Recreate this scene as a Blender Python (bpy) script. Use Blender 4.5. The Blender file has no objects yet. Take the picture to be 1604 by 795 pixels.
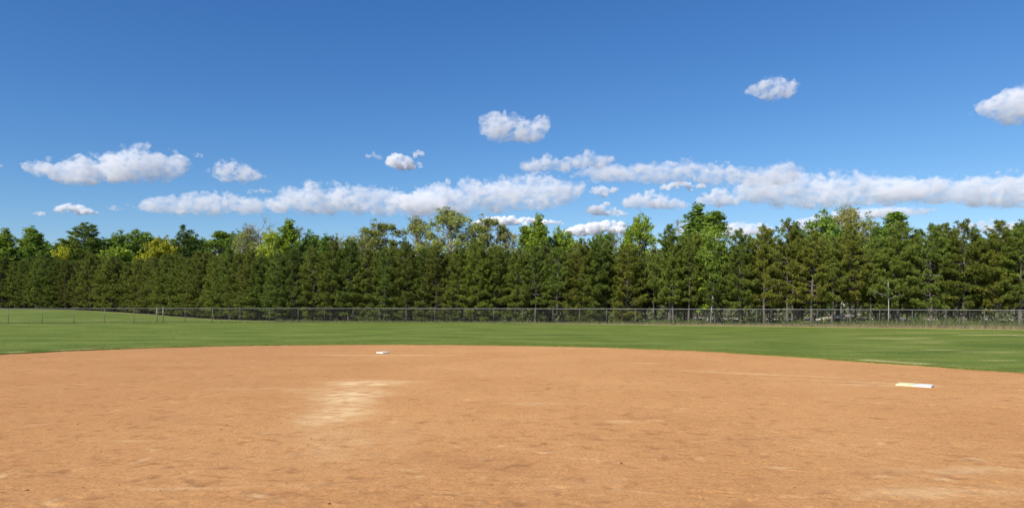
import bpy, math, random
import numpy as np
from mathutils import Vector

scene = bpy.context.scene
COL = scene.collection

# ------------------------------------------------------------------ camera
F = 1158.0      # focal length in photo pixels (photo 1604 wide)
CX, YH = 802.0, 475.0   # principal column, horizon row
EYE = 1.7
cam_d = bpy.data.cameras.new("camera")
cam = bpy.data.objects.new("camera", cam_d)
COL.objects.link(cam)
cam.location = (0, 0, EYE)
cam.rotation_euler = (math.radians(90), 0, 0)
cam_d.sensor_width = 36.0
cam_d.lens = F / 1604.0 * 36.0
cam_d.shift_y = (YH - 397.5) / 1604.0
cam_d.clip_start = 0.1
cam_d.clip_end = 40000
scene.camera = cam

# ------------------------------------------------------------------ light
SUN_DIR = Vector((-0.60, -0.64, 0.78)).normalized()   # towards the sun
SUN_EL = math.asin(SUN_DIR.z)
world = bpy.data.worlds.new("World")
scene.world = world
world.use_nodes = True
wn = world.node_tree
bg = wn.nodes["Background"]
sky = wn.nodes.new("ShaderNodeTexSky")
sky.sky_type = 'NISHITA'
sky.sun_disc = False
sky.sun_elevation = SUN_EL
sky.sun_rotation = math.atan2(SUN_DIR.x, SUN_DIR.y)
sky.altitude = 300
sky.air_density = 1.0
sky.dust_density = 0.15
sky.ozone_density = 3.0
# the clear spring sky over the field is a deeper blue than the model's: one per-channel contrast over the whole dome
sep = wn.nodes.new("ShaderNodeSeparateColor"); com = wn.nodes.new("ShaderNodeCombineColor")
wn.links.new(sky.outputs[0], sep.inputs[0])
for i, (gain, power) in enumerate(((0.66, 1.47), (0.655, 1.15), (0.77, 0.90))):
    a = wn.nodes.new("ShaderNodeMath"); a.operation = 'MULTIPLY'; a.inputs[1].default_value = 0.13
    b = wn.nodes.new("ShaderNodeMath"); b.operation = 'POWER'; b.inputs[1].default_value = power
    c = wn.nodes.new("ShaderNodeMath"); c.operation = 'MULTIPLY'; c.inputs[1].default_value = gain / 0.13 * 1.35
    wn.links.new(sep.outputs[i], a.inputs[0]); wn.links.new(a.outputs[0], b.inputs[0]); wn.links.new(b.outputs[0], c.inputs[0]); wn.links.new(c.outputs[0], com.inputs[i])
wn.links.new(com.outputs[0], bg.inputs[0])
bg.inputs[1].default_value = 0.085
sun_d = bpy.data.lights.new("sun", 'SUN')
sun_d.energy = 5.0
sun_d.angle = math.radians(0.5)
sun_d.color = (1.0, 0.95, 0.87)
sun = bpy.data.objects.new("sun", sun_d)
sun.rotation_euler = SUN_DIR.to_track_quat('Z', 'Y').to_euler()
sun.location = (-30, -20, 40)
COL.objects.link(sun)
scene.view_settings.view_transform = 'Standard'
scene.view_settings.look = 'None'
scene.view_settings.exposure = 0.42
scene.view_settings.gamma = 1.0
scene.cycles.max_bounces = 20
scene.cycles.diffuse_bounces = 3
scene.cycles.glossy_bounces = 2
scene.cycles.transmission_bounces = 4
scene.cycles.volume_bounces = 20
scene.cycles.transparent_max_bounces = 32
scene.cycles.use_denoising = True
scene.cycles.denoiser = 'OPENIMAGEDENOISE'
scene.cycles.denoising_input_passes = 'RGB_ALBEDO_NORMAL'
scene.cycles.denoising_prefilter = 'ACCURATE'
scene.cycles.use_adaptive_sampling = True
scene.cycles.adaptive_threshold = 0.01

# ------------------------------------------------------------------ helpers
def depth(y, z=0.0):            # distance along the view axis of a ground point seen at photo row y
    return F * (EYE - z) / (y - YH)
def at(x, y, D):                # photo pixel -> world point at distance D
    return Vector(((x - CX) / F * D, D, EYE + (YH - y) / F * D))

def tag(o, label=None, cat=None, group=None, kind=None):
    if label: o['label'] = label
    if cat: o['category'] = cat
    if group: o['group'] = group
    if kind: o['kind'] = kind
    return o
def empty(name, loc=(0, 0, 0)):
    o = bpy.data.objects.new(name, None)
    o.empty_display_size = 0.2
    o.location = loc
    COL.objects.link(o)
    return o
def link_mesh(name, me, parent=None):
    o = bpy.data.objects.new(name, me)
    COL.objects.link(o)
    if parent is not None: o.parent = parent
    return o
def mesh_np(name, verts, faces, mat=None, smooth=False):
    """verts (n,3), faces (m,k) arrays -> mesh data"""
    verts = np.asarray(verts, dtype=np.float32); faces = np.asarray(faces, dtype=np.int32)
    me = bpy.data.meshes.new(name)
    m, k = faces.shape
    me.vertices.add(len(verts)); me.vertices.foreach_set("co", verts.ravel())
    me.loops.add(m * k); me.loops.foreach_set("vertex_index", faces.ravel())
    me.polygons.add(m)
    me.polygons.foreach_set("loop_start", np.arange(0, m * k, k, dtype=np.int32))
    if smooth: me.polygons.foreach_set("use_smooth", np.ones(m, dtype=bool))
    me.update(calc_edges=True)
    if mat: me.materials.append(mat)
    return me
def add_attr(me, name, vals):
    a = me.attributes.new(name, 'FLOAT', 'POINT')
    a.data.foreach_set("value", np.asarray(vals, dtype=np.float32))
def noise2(x, y, seed):          # 2-D value noise, -1..1
    r = np.random.RandomState(seed); T = r.rand(256, 256).astype(np.float32) * 2 - 1
    xi = np.floor(x).astype(int); yi = np.floor(y).astype(int)
    fx = x - xi; fy = y - yi
    fx = fx * fx * (3 - 2 * fx); fy = fy * fy * (3 - 2 * fy)
    a = T[xi % 256, yi % 256]; b = T[(xi + 1) % 256, yi % 256]
    c = T[xi % 256, (yi + 1) % 256]; d = T[(xi + 1) % 256, (yi + 1) % 256]
    return (a * (1 - fx) + b * fx) * (1 - fy) + (c * (1 - fx) + d * fx) * fy
def fbm2(x, y, seed, octaves=4, gain=0.5):
    s = 0; amp = 1; tot = 0
    for i in range(octaves):
        s = s + amp * noise2(x * 2 ** i + 17.3 * i, y * 2 ** i - 9.1 * i, seed + i); tot += amp; amp *= gain
    return s / tot
def smooth(a, b, x):
    t = np.clip((x - a) / (b - a), 0, 1); return t * t * (3 - 2 * t)
def grid_faces(nu, nv, wrap=False):
    i = np.arange(nu - (0 if wrap else 1)); j = np.arange(nv - 1)
    I, J = np.meshgrid(i, j, indexing='ij'); I2 = (I + 1) % nu
    return np.stack([I * nv + J, I2 * nv + J, I2 * nv + J + 1, I * nv + J + 1], -1).reshape(-1, 4)
class Tri:
    """collects tubes / blades as triangles"""
    def __init__(s): s.v = []; s.f = []; s.n = 0
    def add(s, v, f):
        v = np.asarray(v, float); f = np.asarray(f, int)
        s.v.append(v); s.f.append(f + s.n); s.n += len(v)
    def tube(s, pts, rad, n=6, cap=True):
        pts = np.asarray(pts, float); m = len(pts)
        ring = []
        for i in range(m):
            d = pts[min(i + 1, m - 1)] - pts[max(i - 1, 0)]; d = d / (np.linalg.norm(d) + 1e-9)
            a = np.array([0, 0, 1.0]) if abs(d[2]) < 0.9 else np.array([1.0, 0, 0])
            u = np.cross(d, a); u /= np.linalg.norm(u); w = np.cross(d, u)
            t = np.arange(n) * 2 * math.pi / n
            ring.append(pts[i] + rad[i] * (np.cos(t)[:, None] * u + np.sin(t)[:, None] * w))
        v = np.concatenate(ring); f = []
        for i in range(m - 1):
            for k in range(n):
                a, b = i * n + k, i * n + (k + 1) % n
                f += [(a, a + n, b), (b, a + n, b + n)]
        if cap:
            for k in range(1, n - 1): f.append((0, k, k + 1)); f.append(((m - 1) * n, (m - 1) * n + k + 1, (m - 1) * n + k))
        s.add(v, f)
    def mesh(s, name, mat, smooth=False):
        return mesh_np(name, np.concatenate(s.v), np.concatenate(s.f), mat, smooth)

# ------------------------------------------------------------------ materials
def new_mat(name):
    m = bpy.data.materials.new(name); m.use_nodes = True
    nt = m.node_tree; b = nt.nodes["Principled BSDF"]
    return m, nt, b
def N(nt, typ, **kw):
    n = nt.nodes.new(typ)
    for k, v in kw.items(): setattr(n, k, v)
    return n
def ramp(nt, src, stops):
    r = N(nt, "ShaderNodeValToRGB")
    e = r.color_ramp.elements
    while len(e) < len(stops): e.new(0.5)
    for el, (p, c) in zip(e, stops):
        el.position = p; el.color = (c[0], c[1], c[2], 1) if len(c) == 3 else c
    nt.links.new(src, r.inputs[0]); return r
def mixc(nt, fac, a, b, mode='MIX'):
    m = N(nt, "ShaderNodeMix", data_type='RGBA', blend_type=mode)
    for s, v in ((m.inputs[0], fac), (m.inputs[6], a), (m.inputs[7], b)):
        if hasattr(v, 'is_linked') or hasattr(v, 'links'): nt.links.new(v, s)
        elif isinstance(v, (int, float)): s.default_value = v
        else: s.default_value = (v[0], v[1], v[2], 1)
    return m.outputs[2]
def noise_node(nt, scale, detail=4, rough=0.55, vec=None, dim='3D'):
    n = N(nt, "ShaderNodeTexNoise", noise_dimensions=dim)
    n.inputs["Scale"].default_value = scale; n.inputs["Detail"].default_value = detail
    n.inputs["Roughness"].default_value = rough
    if vec is not None: nt.links.new(vec, n.inputs["Vector"])
    return n
def position(nt): return N(nt, "ShaderNodeNewGeometry").outputs["Position"]
def mapping(nt, vec, scale, rot=0):
    m = N(nt, "ShaderNodeMapping"); m.inputs["Scale"].default_value = scale; m.inputs["Rotation"].default_value = (0, 0, rot)
    nt.links.new(vec, m.inputs["Vector"]); return m.outputs[0]
def attr(nt, name): 
    a = N(nt, "ShaderNodeAttribute"); a.attribute_name = name; return a.outputs["Fac"]

def foliage_mat(name, base, dark, age=None, trans=0.3):
    """leaf material: the object's own tint x per-leaf variation; optional brownish old needles"""
    m, nt, b = new_mat(name)
    g = N(nt, "ShaderNodeNewGeometry"); oi = N(nt, "ShaderNodeObjectInfo")
    rnd_ = g.outputs["Random Per Island"]
    if age is not None:
        av = N(nt, "ShaderNodeMix"); av.inputs[0].default_value = 0.5; nt.links.new(rnd_, av.inputs[2]); nt.links.new(attr(nt, "tone"), av.inputs[3]); rnd_ = av.outputs[0]
    c = mixc(nt, rnd_, dark, base)
    if age is not None:
        c = mixc(nt, attr(nt, "age"), c, age)
    c = mixc(nt, 1.0, c, oi.outputs["Color"], 'MULTIPLY')
    hs = N(nt, "ShaderNodeHueSaturation")
    mr = N(nt, "ShaderNodeMapRange"); mr.inputs[3].default_value = 0.82; mr.inputs[4].default_value = 1.18
    nt.links.new(oi.outputs["Random"], mr.inputs[0]); nt.links.new(mr.outputs[0], hs.inputs["Value"])
    nt.links.new(c, hs.inputs["Color"]); c = hs.outputs[0]
    nt.links.new(c, b.inputs["Base Color"])
    b.inputs["Roughness"].default_value = 0.55
    b.inputs["Specular IOR Level"].default_value = 0.25
    tr = N(nt, "ShaderNodeBsdfTranslucent"); nt.links.new(c, tr.inputs[0])
    mx = N(nt, "ShaderNodeMixShader"); mx.inputs[0].default_value = trans
    nt.links.new(b.outputs[0], mx.inputs[1]); nt.links.new(tr.outputs[0], mx.inputs[2])
    nt.links.new(mx.outputs[0], nt.nodes["Material Output"].inputs[0])
    return m
def bark_mat(name, a, bcol, scale=(6, 6, 1.5)):
    m, nt, b = new_mat(name)
    tc = N(nt, "ShaderNodeTexCoord")
    n = noise_node(nt, 3.0, 6, 0.65, mapping(nt, tc.outputs["Object"], scale))
    r = ramp(nt, n.outputs[0], [(0.35, a), (0.62, bcol)])
    nt.links.new(r.outputs[0], b.inputs["Base Color"]); b.inputs["Roughness"].default_value = 0.9
    bp = N(nt, "ShaderNodeBump"); bp.inputs["Strength"].default_value = 0.6; bp.inputs["Distance"].default_value = 0.03
    nt.links.new(n.outputs[0], bp.inputs["Height"]); nt.links.new(bp.outputs[0], b.inputs["Normal"])
    return m
M = {}
M['needles'] = foliage_mat("pine_needles", (0.248, 0.286, 0.035), (0.064, 0.085, 0.013), age=(0.235, 0.215, 0.050), trans=0.25)
M['leaves'] = foliage_mat("green_leaves", (2.0, 1.80, 1.45), (1.1, 1.08, 0.80), trans=0.38)
M['bark_pine'] = bark_mat("pine_bark", (0.060, 0.045, 0.036), (0.165, 0.140, 0.118))
M['bark_grey'] = bark_mat("grey_bark", (0.14, 0.125, 0.10), (0.34, 0.315, 0.27))
M['bark_birch'] = bark_mat("birch_bark", (0.10, 0.09, 0.08), (0.50, 0.48, 0.44), (3, 3, 5))

def simple_mat(name, col, rough=0.6, metal=0.0, var=0.12, scale=30):
    m, nt, b = new_mat(name)
    n = noise_node(nt, scale, 5, 0.6, position(nt))
    lo = tuple(c * (1 - var) for c in col); hi = tuple(min(1, c * (1 + var)) for c in col)
    r = ramp(nt, n.outputs[0], [(0.3, lo), (0.7, hi)])
    nt.links.new(r.outputs[0], b.inputs["Base Color"])
    b.inputs["Roughness"].default_value = rough; b.inputs["Metallic"].default_value = metal
    return m
M['galv'] = simple_mat("galvanized_steel", (0.20, 0.20, 0.195), 0.5, 0.35, 0.15)
M['galv_dark'] = simple_mat("weathered_steel", (0.12, 0.125, 0.115), 0.6, 0.2, 0.2)
def stained(name, col):
    m, nt, b = new_mat(name); tc = N(nt, "ShaderNodeTexCoord")
    n = noise_node(nt, 9, 6, 0.7, tc.outputs["Object"])
    r = ramp(nt, n.outputs[0], [(0.36, (0.50, 0.34, 0.19)), (0.47, col), (0.8, tuple(min(.85, c * 1.06) for c in col))])
    nt.links.new(r.outputs[0], b.inputs["Base Color"]); b.inputs["Roughness"].default_value = 0.65; return m
M['base_white'] = stained("scuffed_white_rubber", (0.62, 0.60, 0.54)); M['base_yellow'] = stained("scuffed_yellow_rubber", (0.64, 0.60, 0.33))
M['log'] = bark_mat("log_wood", (0.25, 0.20, 0.15), (0.50, 0.45, 0.37), (2, 6, 6))

def dirt_material():
    m, nt, b = new_mat("infield_dirt")
    P = position(nt)
    big = noise_node(nt, 0.35, 5, 0.6, P)
    mid = noise_node(nt, 7.0, 6, 0.7, mapping(nt, P, (0.55, 1.3, 1), 0.1))
    fine = noise_node(nt, 24, 4, 0.8, P)
    grit = noise_node(nt, 75, 4, 0.85, P)
    c = ramp(nt, mid.outputs[0], [(0.30, (0.372, 0.165, 0.058)), (0.46, (0.528, 0.264, 0.099)), (0.75, (0.568, 0.296, 0.117))]).outputs[0]
    c = mixc(nt, 0.55, c, ramp(nt, big.outputs[0], [(0.35, (0.445, 0.215, 0.076)), (0.65, (0.548, 0.288, 0.110))]).outputs[0])
    c = mixc(nt, 0.8, c, ramp(nt, fine.outputs[0], [(0.34, (0.58, 0.53, 0.46)), (0.5, (1, 1, 1)), (0.68, (1.16, 1.17, 1.19))]).outputs[0], 'MULTIPLY')
    c = mixc(nt, 0.75, c, ramp(nt, grit.outputs[0], [(0.30, (0.5, 0.47, 0.44)), (0.5, (1, 1, 1)), (0.72, (1.3, 1.3, 1.3))]).outputs[0], 'MULTIPLY')
    c = mixc(nt, attr(nt, "damp_shade"), c, (0.29, 0.135, 0.052))  # damp soil and the painted turf-edge shade share this mask
    c = mixc(nt, attr(nt, "pale"), c, (0.73, 0.53, 0.28))
    nt.links.new(c, b.inputs["Base Color"])
    b.inputs["Roughness"].default_value = 0.95; b.inputs["Specular IOR Level"].default_value = 0.15
    ad = N(nt, "ShaderNodeMath", operation='ADD'); mu = N(nt, "ShaderNodeMath", operation='MULTIPLY'); mu.inputs[1].default_value = 0.35
    nt.links.new(grit.outputs[0], mu.inputs[0]); nt.links.new(fine.outputs[0], ad.inputs[0]); nt.links.new(mu.outputs[0], ad.inputs[1])
    bp = N(nt, "ShaderNodeBump"); bp.inputs["Strength"].default_value = 0.8; bp.inputs["Distance"].default_value = 0.012
    nt.links.new(ad.outputs[0], bp.inputs["Height"]); nt.links.new(bp.outputs[0], b.inputs["Normal"])
    return m
def ground_material():
    m, nt, b = new_mat("mown_grass")
    P = position(nt)
    streak = noise_node(nt, 1.0, 5, 0.6, mapping(nt, P, (0.22, 0.50, 1), 0.06))
    patch = noise_node(nt, 0.22, 4, 0.55, P)
    fine = noise_node(nt, 9, 6, 0.75, P)
    c = ramp(nt, streak.outputs[0], [(0.34, (0.072, 0.112, 0.016)), (0.5, (0.132, 0.172, 0.029)), (0.66, (0.204, 0.232, 0.052))]).outputs[0]
    c = mixc(nt, 0.40, c, ramp(nt, patch.outputs[0], [(0.35, (0.080, 0.120, 0.018)), (0.68, (0.152, 0.192, 0.037))]).outputs[0])
    c = mixc(nt, 0.6, c, ramp(nt, fine.outputs[0], [(0.28, (0.55, 0.6, 0.5)), (0.5, (1, 1, 1)), (0.72, (1.35, 1.3, 1.3))]).outputs[0], 'MULTIPLY')
    c = mixc(nt, attr(nt, "dry"), c, (0.43, 0.37, 0.15))
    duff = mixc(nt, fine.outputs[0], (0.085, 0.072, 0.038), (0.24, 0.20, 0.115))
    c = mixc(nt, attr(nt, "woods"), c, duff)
    nt.links.new(c, b.inputs["Base Color"])
    b.inputs["Roughness"].default_value = 0.9; b.inputs["Specular IOR Level"].default_value = 0.1
    bp = N(nt, "ShaderNodeBump"); bp.inputs["Strength"].default_value = 0.9; bp.inputs["Distance"].default_value = 0.04
    nt.links.new(fine.outputs[0], bp.inputs["Height"]); nt.links.new(bp.outputs[0], b.inputs["Normal"])
    return m
def blade_mat(name, a, bcol, trans=0.3):
    m, nt, b = new_mat(name)
    g = N(nt, "ShaderNodeNewGeometry")
    c = mixc(nt, g.outputs["Random Per Island"], a, bcol)
    nt.links.new(c, b.inputs["Base Color"]); b.inputs["Roughness"].default_value = 0.7; b.inputs["Specular IOR Level"].default_value = 0.2
    tr = N(nt, "ShaderNodeBsdfTranslucent"); nt.links.new(c, tr.inputs[0])
    mx = N(nt, "ShaderNodeMixShader"); mx.inputs[0].default_value = trans
    nt.links.new(b.outputs[0], mx.inputs[1]); nt.links.new(tr.outputs[0], mx.inputs[2])
    nt.links.new(mx.outputs[0], nt.nodes["Material Output"].inputs[0])
    return m
M['dirt'] = dirt_material(); M['ground'] = ground_material()
M['grass_blade'] = blade_mat("grass_blades", (0.098, 0.142, 0.021), (0.19, 0.222, 0.046))
M['weed'] = blade_mat("green_weeds", (0.10, 0.14, 0.035), (0.24, 0.25, 0.10))
M['dry_grass'] = blade_mat("dry_weeds", (0.23, 0.185, 0.105), (0.38, 0.31, 0.185))
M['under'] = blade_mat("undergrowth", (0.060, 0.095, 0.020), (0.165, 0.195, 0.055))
M['clod'] = simple_mat("dirt_clod", (0.40, 0.21, 0.09), 0.95, 0, 0.3, 60)
M['sand'] = simple_mat("pale_sand", (0.52, 0.47, 0.38), 0.95, 0, 0.12, 3)

# ------------------------------------------------------------------ ground
PIT = np.array([-3.0, 15.0])                     # pitcher's spot
edge_px = [(-60, 559), (0, 555), (100, 550), (200, 546), (300, 543), (400, 541), (500, 540), (600, 539.5), (700, 540), (800, 541),
           (900, 543), (1000, 546), (1100, 550), (1200, 556), (1300, 563), (1400, 570), (1500, 577), (1604, 584), (1660, 588)]
ep = np.array([[(x - CX) / F * depth(y), depth(y)] for x, y in edge_px]) - PIT
e_th = np.arctan2(ep[:, 1], ep[:, 0]); e_r = np.hypot(ep[:, 0], ep[:, 1])
o_ = np.argsort(e_th); e_th = e_th[o_]; e_r = e_r[o_]
def arc_r(th):                                   # radius of the dirt edge round the pitcher's spot
    th = (th + math.pi / 2) % (2 * math.pi) - math.pi / 2        # -90..270 deg
    k = np.concatenate([[-math.pi / 2, -0.5], e_th, [math.pi + 0.5, 1.5 * math.pi]])
    v = np.concatenate([[34, 24], e_r, [24, 34]])
    return np.interp(th, k, v)
def arc_edge(th):
    return arc_r(th) + 0.10 * fbm2(th * 40, th * 0 + 3.3, 5, 4) + 0.04 * noise2(th * 230, th * 0 + 1.7, 9)
fence_px = [(-70, 507), (0, 507), (250, 505.7), (450, 505.2), (600, 505.2), (800, 506.5), (1000, 508.7), (1200, 511), (1400, 513.6), (1604, 516.5), (1680, 518)]
fx = np.array([p[0] for p in fence_px], float); fD = np.array([depth(p[1]) for p in fence_px])
def fence_D(px): return np.interp(px, fx, fD)
pine_px = [(-160, 112), (-60, 104), (0, 100), (120, 96), (240, 90), (300, 83), (360, 76.5), (420, 72.5), (600, 69.5), (800, 66), (1000, 62.5), (1200, 58), (1400, 54.5), (1604, 51.5), (1760, 49)]
ppx = np.array([p[0] for p in pine_px], float); pD = np.array([p[1] for p in pine_px])
def pine_D(px): return np.interp(px, ppx, pD)
def terrain(X, Y):
    X = np.asarray(X, float); Y = np.asarray(Y, float)
    px = CX + F * X / np.maximum(Y, 5)
    h = 0.90 * smooth(60, 100, Y) * smooth(400, 60, px)
    h = h + 0.10 * fbm2(X * 0.05, Y * 0.05, 21, 3) * smooth(60, 80, Y)
    return 0.03 + h
def th1(X, Y): return float(terrain(np.array([X]), np.array([Y]))[0])

# polar sheet from the dirt's edge to the horizon, with a small turf lip
th = np.concatenate([np.radians(np.arange(-8, 188, 0.28)), np.radians(np.arange(188, 352, 4.0))])
tt = np.concatenate([[0, 0, 0.03, 0.1, 0.2, 0.35, 0.55, 0.8, 1.1], np.arange(1.4, 62, 0.33), np.arange(62, 130, 1.5), 130 * 1.13 ** np.arange(1, 18)])
R0 = arc_edge(th)
RR = R0[:, None] + tt[None, :]
GX = PIT[0] + RR * np.cos(th)[:, None]; GY = PIT[1] + RR * np.sin(th)[:, None]
GZ = terrain(GX, GY)
GZ += 0.012 * fbm2(GX * 0.7, GY * 0.7, 31, 4) * smooth(0, 0.4, tt)[None, :]
GZ[:, 0] = -0.06; GZ[:, 1] -= 0.012
gm = mesh_np("ground", np.stack([GX, GY, GZ], -1).reshape(-1, 3), grid_faces(len(th), len(tt), True)[:, ::-1], M['ground'], True)
px_ = CX + F * GX / np.maximum(GY, 4)
py_ = YH + F * EYE / np.maximum(GY, 4)
def blob(cx, cy, ax, ay, nz=0.5, seed=3, sc=1.0):      # worn patch centred at a photo pixel, metre axes
    D = depth(cy); X0 = (cx - CX) / F * D
    d = np.hypot((GX - X0) / ax, (GY - D) / ay) + nz * fbm2(GX * sc, GY * sc, seed, 4)
    return smooth(1.0, 0.45, d)
dry = np.zeros_like(GX)
for cx, cy, ax, ay, w in ((1455, 521.5, 3.2, 0.7, .55), (1590, 525, 4.2, 0.8, .8), (1480, 549, 1.1, 0.3, .65), (1545, 552, 1.6, 0.25, .65), (1570, 565.5, 0.7, 0.18, .7),
                          (1400, 521, 1.6, .5, .5), (1180, 532, 2.5, .5, .28), (1120, 536, 2, .4, .25), (1330, 540, 1.8, .4, .25), (820, 512, 6, .6, .2), (40, 510, 6, .7, .25)):
    dry = np.maximum(dry, w * blob(cx, cy, ax, ay, 0.7, int(cx)))
tm = tt[None, :] * np.ones_like(GX)
edgeband = smooth(0.05, 0.25, tm) * smooth(1.0, 0.5, tm)
wgt = 0.9 * smooth(420, 120, px_) + 1.9 * smooth(1290, 1380, px_) * smooth(1530, 1470, px_) + .25 * smooth(1460, 1520, px_)
dry = np.maximum(dry, edgeband * wgt * smooth(-0.55, 0.25, fbm2(th[:, None] * 26 + 0 * tm, tm * .3, 77, 3)))
dry *= 0.75
dry = np.maximum(dry, 0.4 * smooth(0.30, 0.62, fbm2(GX * .22, GY * .8, 55, 4)) * smooth(900, 1500, px_))
fd = fence_D(px_)
dry = np.maximum(dry, .8 * smooth(1.4, 0.4, np.abs(GY - fd + .3)) * smooth(600, 1250, px_))
dry = np.maximum(dry, .22 * smooth(3.0, 1.0, np.abs(GY - pine_D(px_) + 4.0)) * smooth(440, 330, px_) * (0.5 + .5 * fbm2(GX * .3, GY * .6, 8, 3)))
add_attr(gm, "dry", np.clip(dry, 0, 1).ravel())
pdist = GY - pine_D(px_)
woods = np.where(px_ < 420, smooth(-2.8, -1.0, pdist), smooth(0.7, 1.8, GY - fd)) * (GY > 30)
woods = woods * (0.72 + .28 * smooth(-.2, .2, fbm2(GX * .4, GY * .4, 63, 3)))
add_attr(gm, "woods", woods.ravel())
tag(link_mesh("ground", gm), kind='structure')

# dirt of the infield: one sheet under the turf lip
def axis(lo, a, b, hi, s, c): return np.concatenate([np.arange(lo, a, c), np.arange(a, b, s), np.arange(b, hi + c, c)])
dx = axis(-42, -19, 15, 42, 0.046, 1.0)
_y = [4.6]
while _y[-1] < 31.5: _y.append(_y[-1] + 0.030 + 0.0024 * (_y[-1] - 4.6))
dy = np.concatenate([np.arange(-24, 4.6, 1.0), _y, [32.5, 34, 36]])
DX, DY = np.meshgrid(dx, dy, indexing='ij')
rs = np.random.RandomState(4)
DZ = 0.007 * fbm2(DX * 1.1, DY * 1.6, 41, 5) + 0.0050 * fbm2(DX * 7.5, DY * 9.5, 42, 3, .75) + 0.008 * np.minimum(0, noise2(DX * 8.0 + 7, DY * 12.0, 46) + .42)
damp_shade = np.zeros_like(DX); pale = np.zeros_like(DX)
def stamp(arr, x0, y0, ax, ay, rot, fn, reach=2.2):      # add a local dent / mound / patch
    r = max(ax, ay) * reach
    i0, i1 = np.searchsorted(dx, [x0 - r, x0 + r]); j0, j1 = np.searchsorted(dy, [y0 - r, y0 + r])
    if i1 <= i0 or j1 <= j0: return
    X = DX[i0:i1, j0:j1] - x0; Y = DY[i0:i1, j0:j1] - y0
    c, s = math.cos(rot), math.sin(rot)
    d2 = ((X * c + Y * s) / ax) ** 2 + ((-X * s + Y * c) / ay) ** 2
    arr[i0:i1, j0:j1] += fn(d2)
for k in range(9500):                                      # shoe prints and scuffs
    y0 = 5 + 25 * rs.rand() ** 1.25; x0 = rs.uniform(-0.75, 0.75) * y0
    rot = rs.uniform(0, math.pi); L = rs.uniform(0.04, 0.12); W = rs.uniform(0.018, 0.05); h = rs.uniform(0.005, 0.016) * (.5 + .5 * rs.rand())
    stamp(DZ, x0, y0, L, W, rot, lambda d2: h * (-np.exp(-d2 * 1.3) + 0.3 * np.exp(-(np.sqrt(d2) - 1.5) ** 2 * 5)))
    if rs.rand() < 0.42:
        w = rs.uniform(.2, .9); stamp(damp_shade, x0, y0, L * 1.15, W * 1.1, rot, lambda d2: w * np.exp(-d2))  # some prints tinted darker than the dirt around them
    elif rs.rand() < 0.08:
        w = rs.uniform(.1, .35); stamp(pale, x0 + .05, y0, L * 1.5, W, rot, lambda d2: w * np.exp(-d2))
def pd(cx, cy): D = depth(cy); return (cx - CX) / F * D, D
for cx, cy, ax, ay, rot, w in ((572, 600, .72, 0.55, 0, .9), (550, 618, .55, 1.1, 0, .8), (534, 645, .45, 1.2, 0, .75), (610, 598, .7, .2, .1, .22), (505, 612, .9, .5, 0, .2),
                               (545, 690, .8, 1.2, 0, .2), (1470, 770, .8, .2, 0, .35), (1520, 735, .7, .2, 0, .4), (400, 608, 1.2, .3, 0, .12), (620, 556, 2.2, .25, 0, .35), (560, 556, 1.3, .2, 0, .3),
                               (1180, 585, 2.6, .16, -.5, .38), (1330, 597, 1.6, .14, -.45, .4), (1010, 568, .8, .12, 0, .4), (850, 632, .5, .18, 0, .4), (900, 545.5, 2.5, .35, 0, .15),
                               (1380, 603, 1.2, .3, -.2, .25), (350, 762, .8, .05, .1, .28), (200, 690, .35, .05, 0, .4), (910, 758, .5, .1, .4, .2), (980, 660, .3, .12, 0, .35)):
    x0, y0 = pd(cx, cy)
    stamp(pale, x0, y0, ax, ay, rot, lambda d2: w * np.exp(-d2 * 1.1), 2.0)
pale *= np.clip(0.75 + 1.5 * fbm2(DX * 3.2, DY * 5.2, 91, 5, .7), 0, 1.5)
pale += 0.20 * smooth(0.26, 0.75, fbm2(DX * 4.0, DY * 6.4, 97, 4, .75)) * smooth(-.3, .3, fbm2(DX * .6, DY * .8, 17, 3))
for cx, cy, ax, ay, w in ((790, 735, .4, .2, .35), (700, 720, .8, .5, .2), (1440, 740, .5, .12, .45), (940, 685, .5, .25, .3), (300, 660, 1.2, .5, .2), (610, 715, .7, .2, .3), (1170, 690, .6, .4, .2), (250, 575, 2.2, .3, .28), (420, 590, 2.0, .3, .25)):
    x0, y0 = pd(cx, cy); stamp(damp_shade, x0, y0, ax, ay, 0, lambda d2: w * np.exp(-d2), 2.0)
damp_shade *= np.clip(0.7 + 1.1 * fbm2(DX * 2.2, DY * 3.2, 93, 4), 0, 1.4)
damp_shade += 0.40 * smooth(0.10, 0.6, fbm2(DX * 4.2 + 40, DY * 6.6, 95, 4, .75)) * smooth(-.35, .25, fbm2(DX * .5 + 9, DY * .9, 18, 3))
damp_shade += 0.26 * smooth(-0.5, -9.5, DX) + 0.13 * smooth(11.0, 6.0, DY)  # dirt colour darker towards the left and the near side
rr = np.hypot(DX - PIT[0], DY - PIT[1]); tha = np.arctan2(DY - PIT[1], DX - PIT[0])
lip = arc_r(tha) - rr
damp_shade += 0.75 * smooth(0.55, 0.05, lip) * smooth(-0.4, 0.4, fbm2(DX * 1.2, DY * 1.8, 99, 4))  # shade of the raised turf edge painted onto the dirt, plus dark soil
DZ = np.where(lip < -0.2, -0.06, DZ)
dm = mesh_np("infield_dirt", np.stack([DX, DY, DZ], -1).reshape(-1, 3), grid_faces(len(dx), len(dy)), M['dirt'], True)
add_attr(dm, "pale", np.clip(pale, 0, .95).ravel()); add_attr(dm, "damp_shade", np.clip(damp_shade, 0, .9).ravel())
tag(link_mesh("infield_dirt", dm), kind='structure')

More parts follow.
